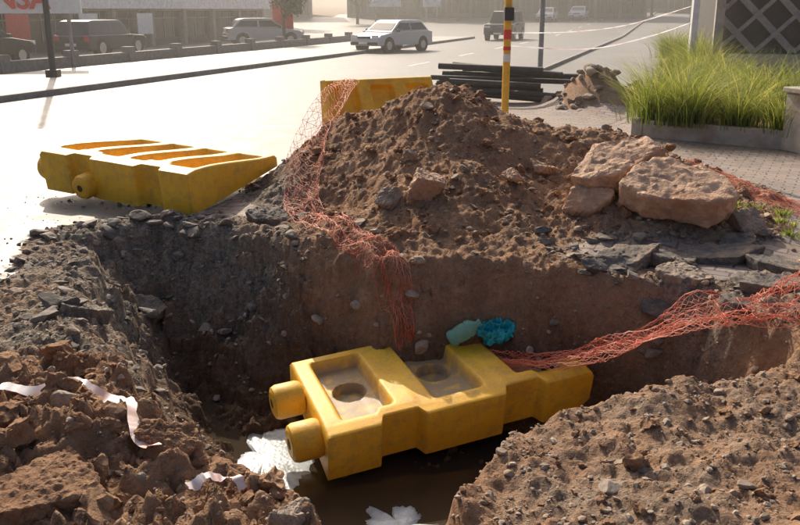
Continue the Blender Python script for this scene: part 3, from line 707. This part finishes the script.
x,y=ST(26,8);facade('showroom_building',(x,y,0),rd,44,2.75,14,(.30,.27,.24),(.10,.09,.085),fascia=(.75,.75,.75),depth=10)
# shop-window posters and café umbrellas in front of the glazing
mb=MB()
for k,(t_,c_) in enumerate(((18,0),(21.5,1),(25.4,0),(29.5,1),(34,0),(38.4,0))):
    x,y=ST(25.65,t_);mb.box((x,y,1.15),(1.3,.05,1.0),c_,rz=rd)
mb.build('shop_posters',[M_wp,M_red])
facade('shopping_centre',(-6,104,.9),math.radians(-4),34,11,12,(.2,.19,.18),(.13,.12,.11),depth=14,floors=3)
facade('office_building',(-60,98,.6),math.radians(5),50,10,14,(.25,.24,.23),(.2,.18,.16),depth=14,floors=2)
facade('office_building.001',(34,128,1.4),math.radians(-10),50,9,12,(.22,.2,.18),(.16,.14,.12),depth=14,floors=2)
e=empty('shop_sign',(*ST(19.5,22.3),0),math.radians(8))
mb=MB();mb.box((0,0,2.15),(4.0,.2,.9),0,rz=.0);mb.tube((-1.6,0,0),(-1.6,0,1.7),.06,.06,1);mb.tube((1.6,0,0),(1.6,0,1.7),.06,.06,1);mb.build('board',[M_wp,M_steel],e)
cu=bpy.data.curves.new('lettering','FONT');cu.body='NSA';cu.size=.85;cu.extrude=.02;cu.align_x='CENTER';cu.offset=.02;cu.materials.append(M_red);o=bpy.data.objects.new('lettering',cu);SC.collection.objects.link(o);o.parent=e;o.location=(.3,-.13,1.85);o.rotation_euler=(math.pi/2,0,0)
mb=MB();x,y=-6.3,48;mb.box((x,y,1.6),(1.1,.12,2.2),0);mb.tube((x,y,0),(x,y,.5),.08,.08,1);mb.build('red_banner',[M_red,M_steel])
mb=MB()
for x,w_ in((-1.5,3.2),(3.2,1.8)):
    mb.box((x,90,3.0),(w_,.2,1.8),0)
    mb.tube((x-w_*.3,90,.6),(x-w_*.3,90,2.2),.08,.08,1);mb.tube((x+w_*.3,90,.6),(x+w_*.3,90,2.2),.08,.08,1)
mb.build('billboard',[simple('billboard_face',(.5,.6,.66),.6,.3,2),M_steel])
e=empty('lattice_building',(8.3,23.2,0),math.radians(-14))
mb=MB();mb.box((8,5.3,2.9),(16,10,5.8),0);mb.build('walls',[simple('dark_render',(.05,.045,.042),.8)],e)
mb=MB()
pw=.95;ph=.95
for i in range(17):
    for j in range(5):
        cx=(i+.5)*pw;cz=.75+(j+.5)*ph
        for sg in(-1,1):
            a=math.atan2(ph,pw);M=Matrix.Translation((cx,.1+.05*sg,cz))@Euler((0,sg*a,0)).to_matrix().to_4x4();mb.box((0,0,0),(math.hypot(pw,ph),.04,.17 if sg>0 else .10),0,M)
mb.build('lattice_screen',[simple('lattice_steel',(.30,.28,.26),.5)],e)
mb=MB();mb.box((8,-.05,.35),(16.4,.5,.7),0)
for i in range(5): mb.box((i*4,-.1,2.9),(.22,.3,5.6),0)
mb.build('plinth',[M_conc],e)
mb=MB();mb.box((7.6,23.0,1.2),(.16,.16,2.4),0);mb.build('gate_post',[M_wp])
# ------------------------------------------------------------ trees (distant)
M_bark=simple('bark',(.09,.065,.045),.9)
def leafmat():
    m,n,l,b=mat('foliage');a=N(n,'ShaderNodeAttribute',attribute_name='tint');c=ramp(n,l,a.outputs['Fac'],0,1,(.03,.05,.015),(.11,.13,.04));l.new(c,b.inputs['Base Color']);b.inputs['Roughness'].default_value=.7;return m
M_leaf=leafmat()
def tree(name,x,y,h,cr,seed):
    r=np.random.default_rng(seed);z0=float(base_rise(np.array(float(y))));e=empty(name,(x,y,z0))
    mb=MB();mb.tube((0,0,0),(0,0,h*.45),.03*h,.02*h,0,10);cl=[]
    for k in range(8):
        a=r.uniform(0,6.28);q=Vector((math.cos(a)*cr*r.uniform(.3,.8),math.sin(a)*cr*r.uniform(.3,.8),h*r.uniform(.5,.95)));mb.tube((0,0,h*r.uniform(.25,.45)),q,.012*h,.004*h,0,6);cl.append(q)
    mb.build('trunk',[M_bark],e)
    V=[];F=[];T=[]
    for q in cl+[Vector((0,0,h*.75))]:
        rr=cr*r.uniform(.35,.55);tc=r.random()
        for k in range(260):
            d=r.normal(size=3);d/=np.linalg.norm(d);p=np.array(q)+d*rr*r.random()**.4*np.array([1,1,.75]);s=h*.022
            a=r.normal(size=3);a/=np.linalg.norm(a);b=np.cross(a,d);b/=np.linalg.norm(b)+1e-6;o=len(V)
            V+= [tuple(p-a*s),tuple(p+b*s*.6),tuple(p+a*s),tuple(p-b*s*.6)];F.append((o,o+1,o+2,o+3));T+=[min(1,max(0,tc*.6+r.random()*.4))]*4
    me=bpy.data.meshes.new('crown');me.from_pydata(V,[],F);at=me.attributes.new('tint','FLOAT','POINT');at.data.foreach_set('value',np.array(T,dtype=np.float32));me.materials.append(M_leaf)
    o=bpy.data.objects.new('crown',me);SC.collection.objects.link(o);o.parent=e
for i,(x,y,h,c) in enumerate([(-20,72,6,3),(-10,78,7,3.2),(-4,84,5,2.6),(6,92,6,3),(12,98,5,2.6),(26,100,4.5,2.2),(30,92,5,2.5),(31,110,6,3),(38,105,7,3.5),(-30,75,7,3.5),(*ST(19.3,41),3.4,1.3)]): tree('tree',x,y,h,c,i)
# ------------------------------------------------------------ scatter volume over the street, added to stand in for lens glare
m=bpy.data.materials.new('glare_haze');m.use_nodes=True;n=m.node_tree.nodes;n.clear();l=m.node_tree.links
vo=n.new('ShaderNodeVolumeScatter');vo.inputs['Density'].default_value=.0026;vo.inputs['Anisotropy'].default_value=.55;vo.inputs['Color'].default_value=(1,.96,.9,1);oo=n.new('ShaderNodeOutputMaterial');l.new(vo.outputs[0],oo.inputs['Volume'])
mb=MB();mb.box((0,95,8),(220,170,18),0);mb.build('glare_haze_box',[m])
# ------------------------------------------------------------ light, sky, camera
AZ=math.radians(-20);EL=math.radians(35)
sv_=Vector((math.sin(AZ)*math.cos(EL),math.cos(AZ)*math.cos(EL),math.sin(EL)))
L=bpy.data.lights.new('sun','SUN');L.energy=5.0;L.angle=math.radians(.5);L.color=(1,.88,.71);o=bpy.data.objects.new('sun',L);SC.collection.objects.link(o);o.rotation_euler=sv_.to_track_quat('Z','Y').to_euler()
w=bpy.data.worlds.new('World');SC.world=w;w.use_nodes=True;nt=w.node_tree;sk=nt.nodes.new('ShaderNodeTexSky');sk.sky_type='NISHITA';sk.sun_disc=False;sk.sun_elevation=EL;sk.sun_rotation=AZ;sk.dust_density=6.0;sk.air_density=.7;sk.ozone_density=0.2
bg=nt.nodes['Background'];bg.inputs[1].default_value=.15;nt.links.new(sk.outputs[0],bg.inputs[0])
c=bpy.data.cameras.new('camera');c.sensor_width=36;c.lens=38.6;c.clip_end=1500;c.clip_start=.05;co=bpy.data.objects.new('camera',c);SC.collection.objects.link(co)
co.location=(0,0,1.8);co.rotation_euler=(math.radians(73.6),0,0);SC.camera=co
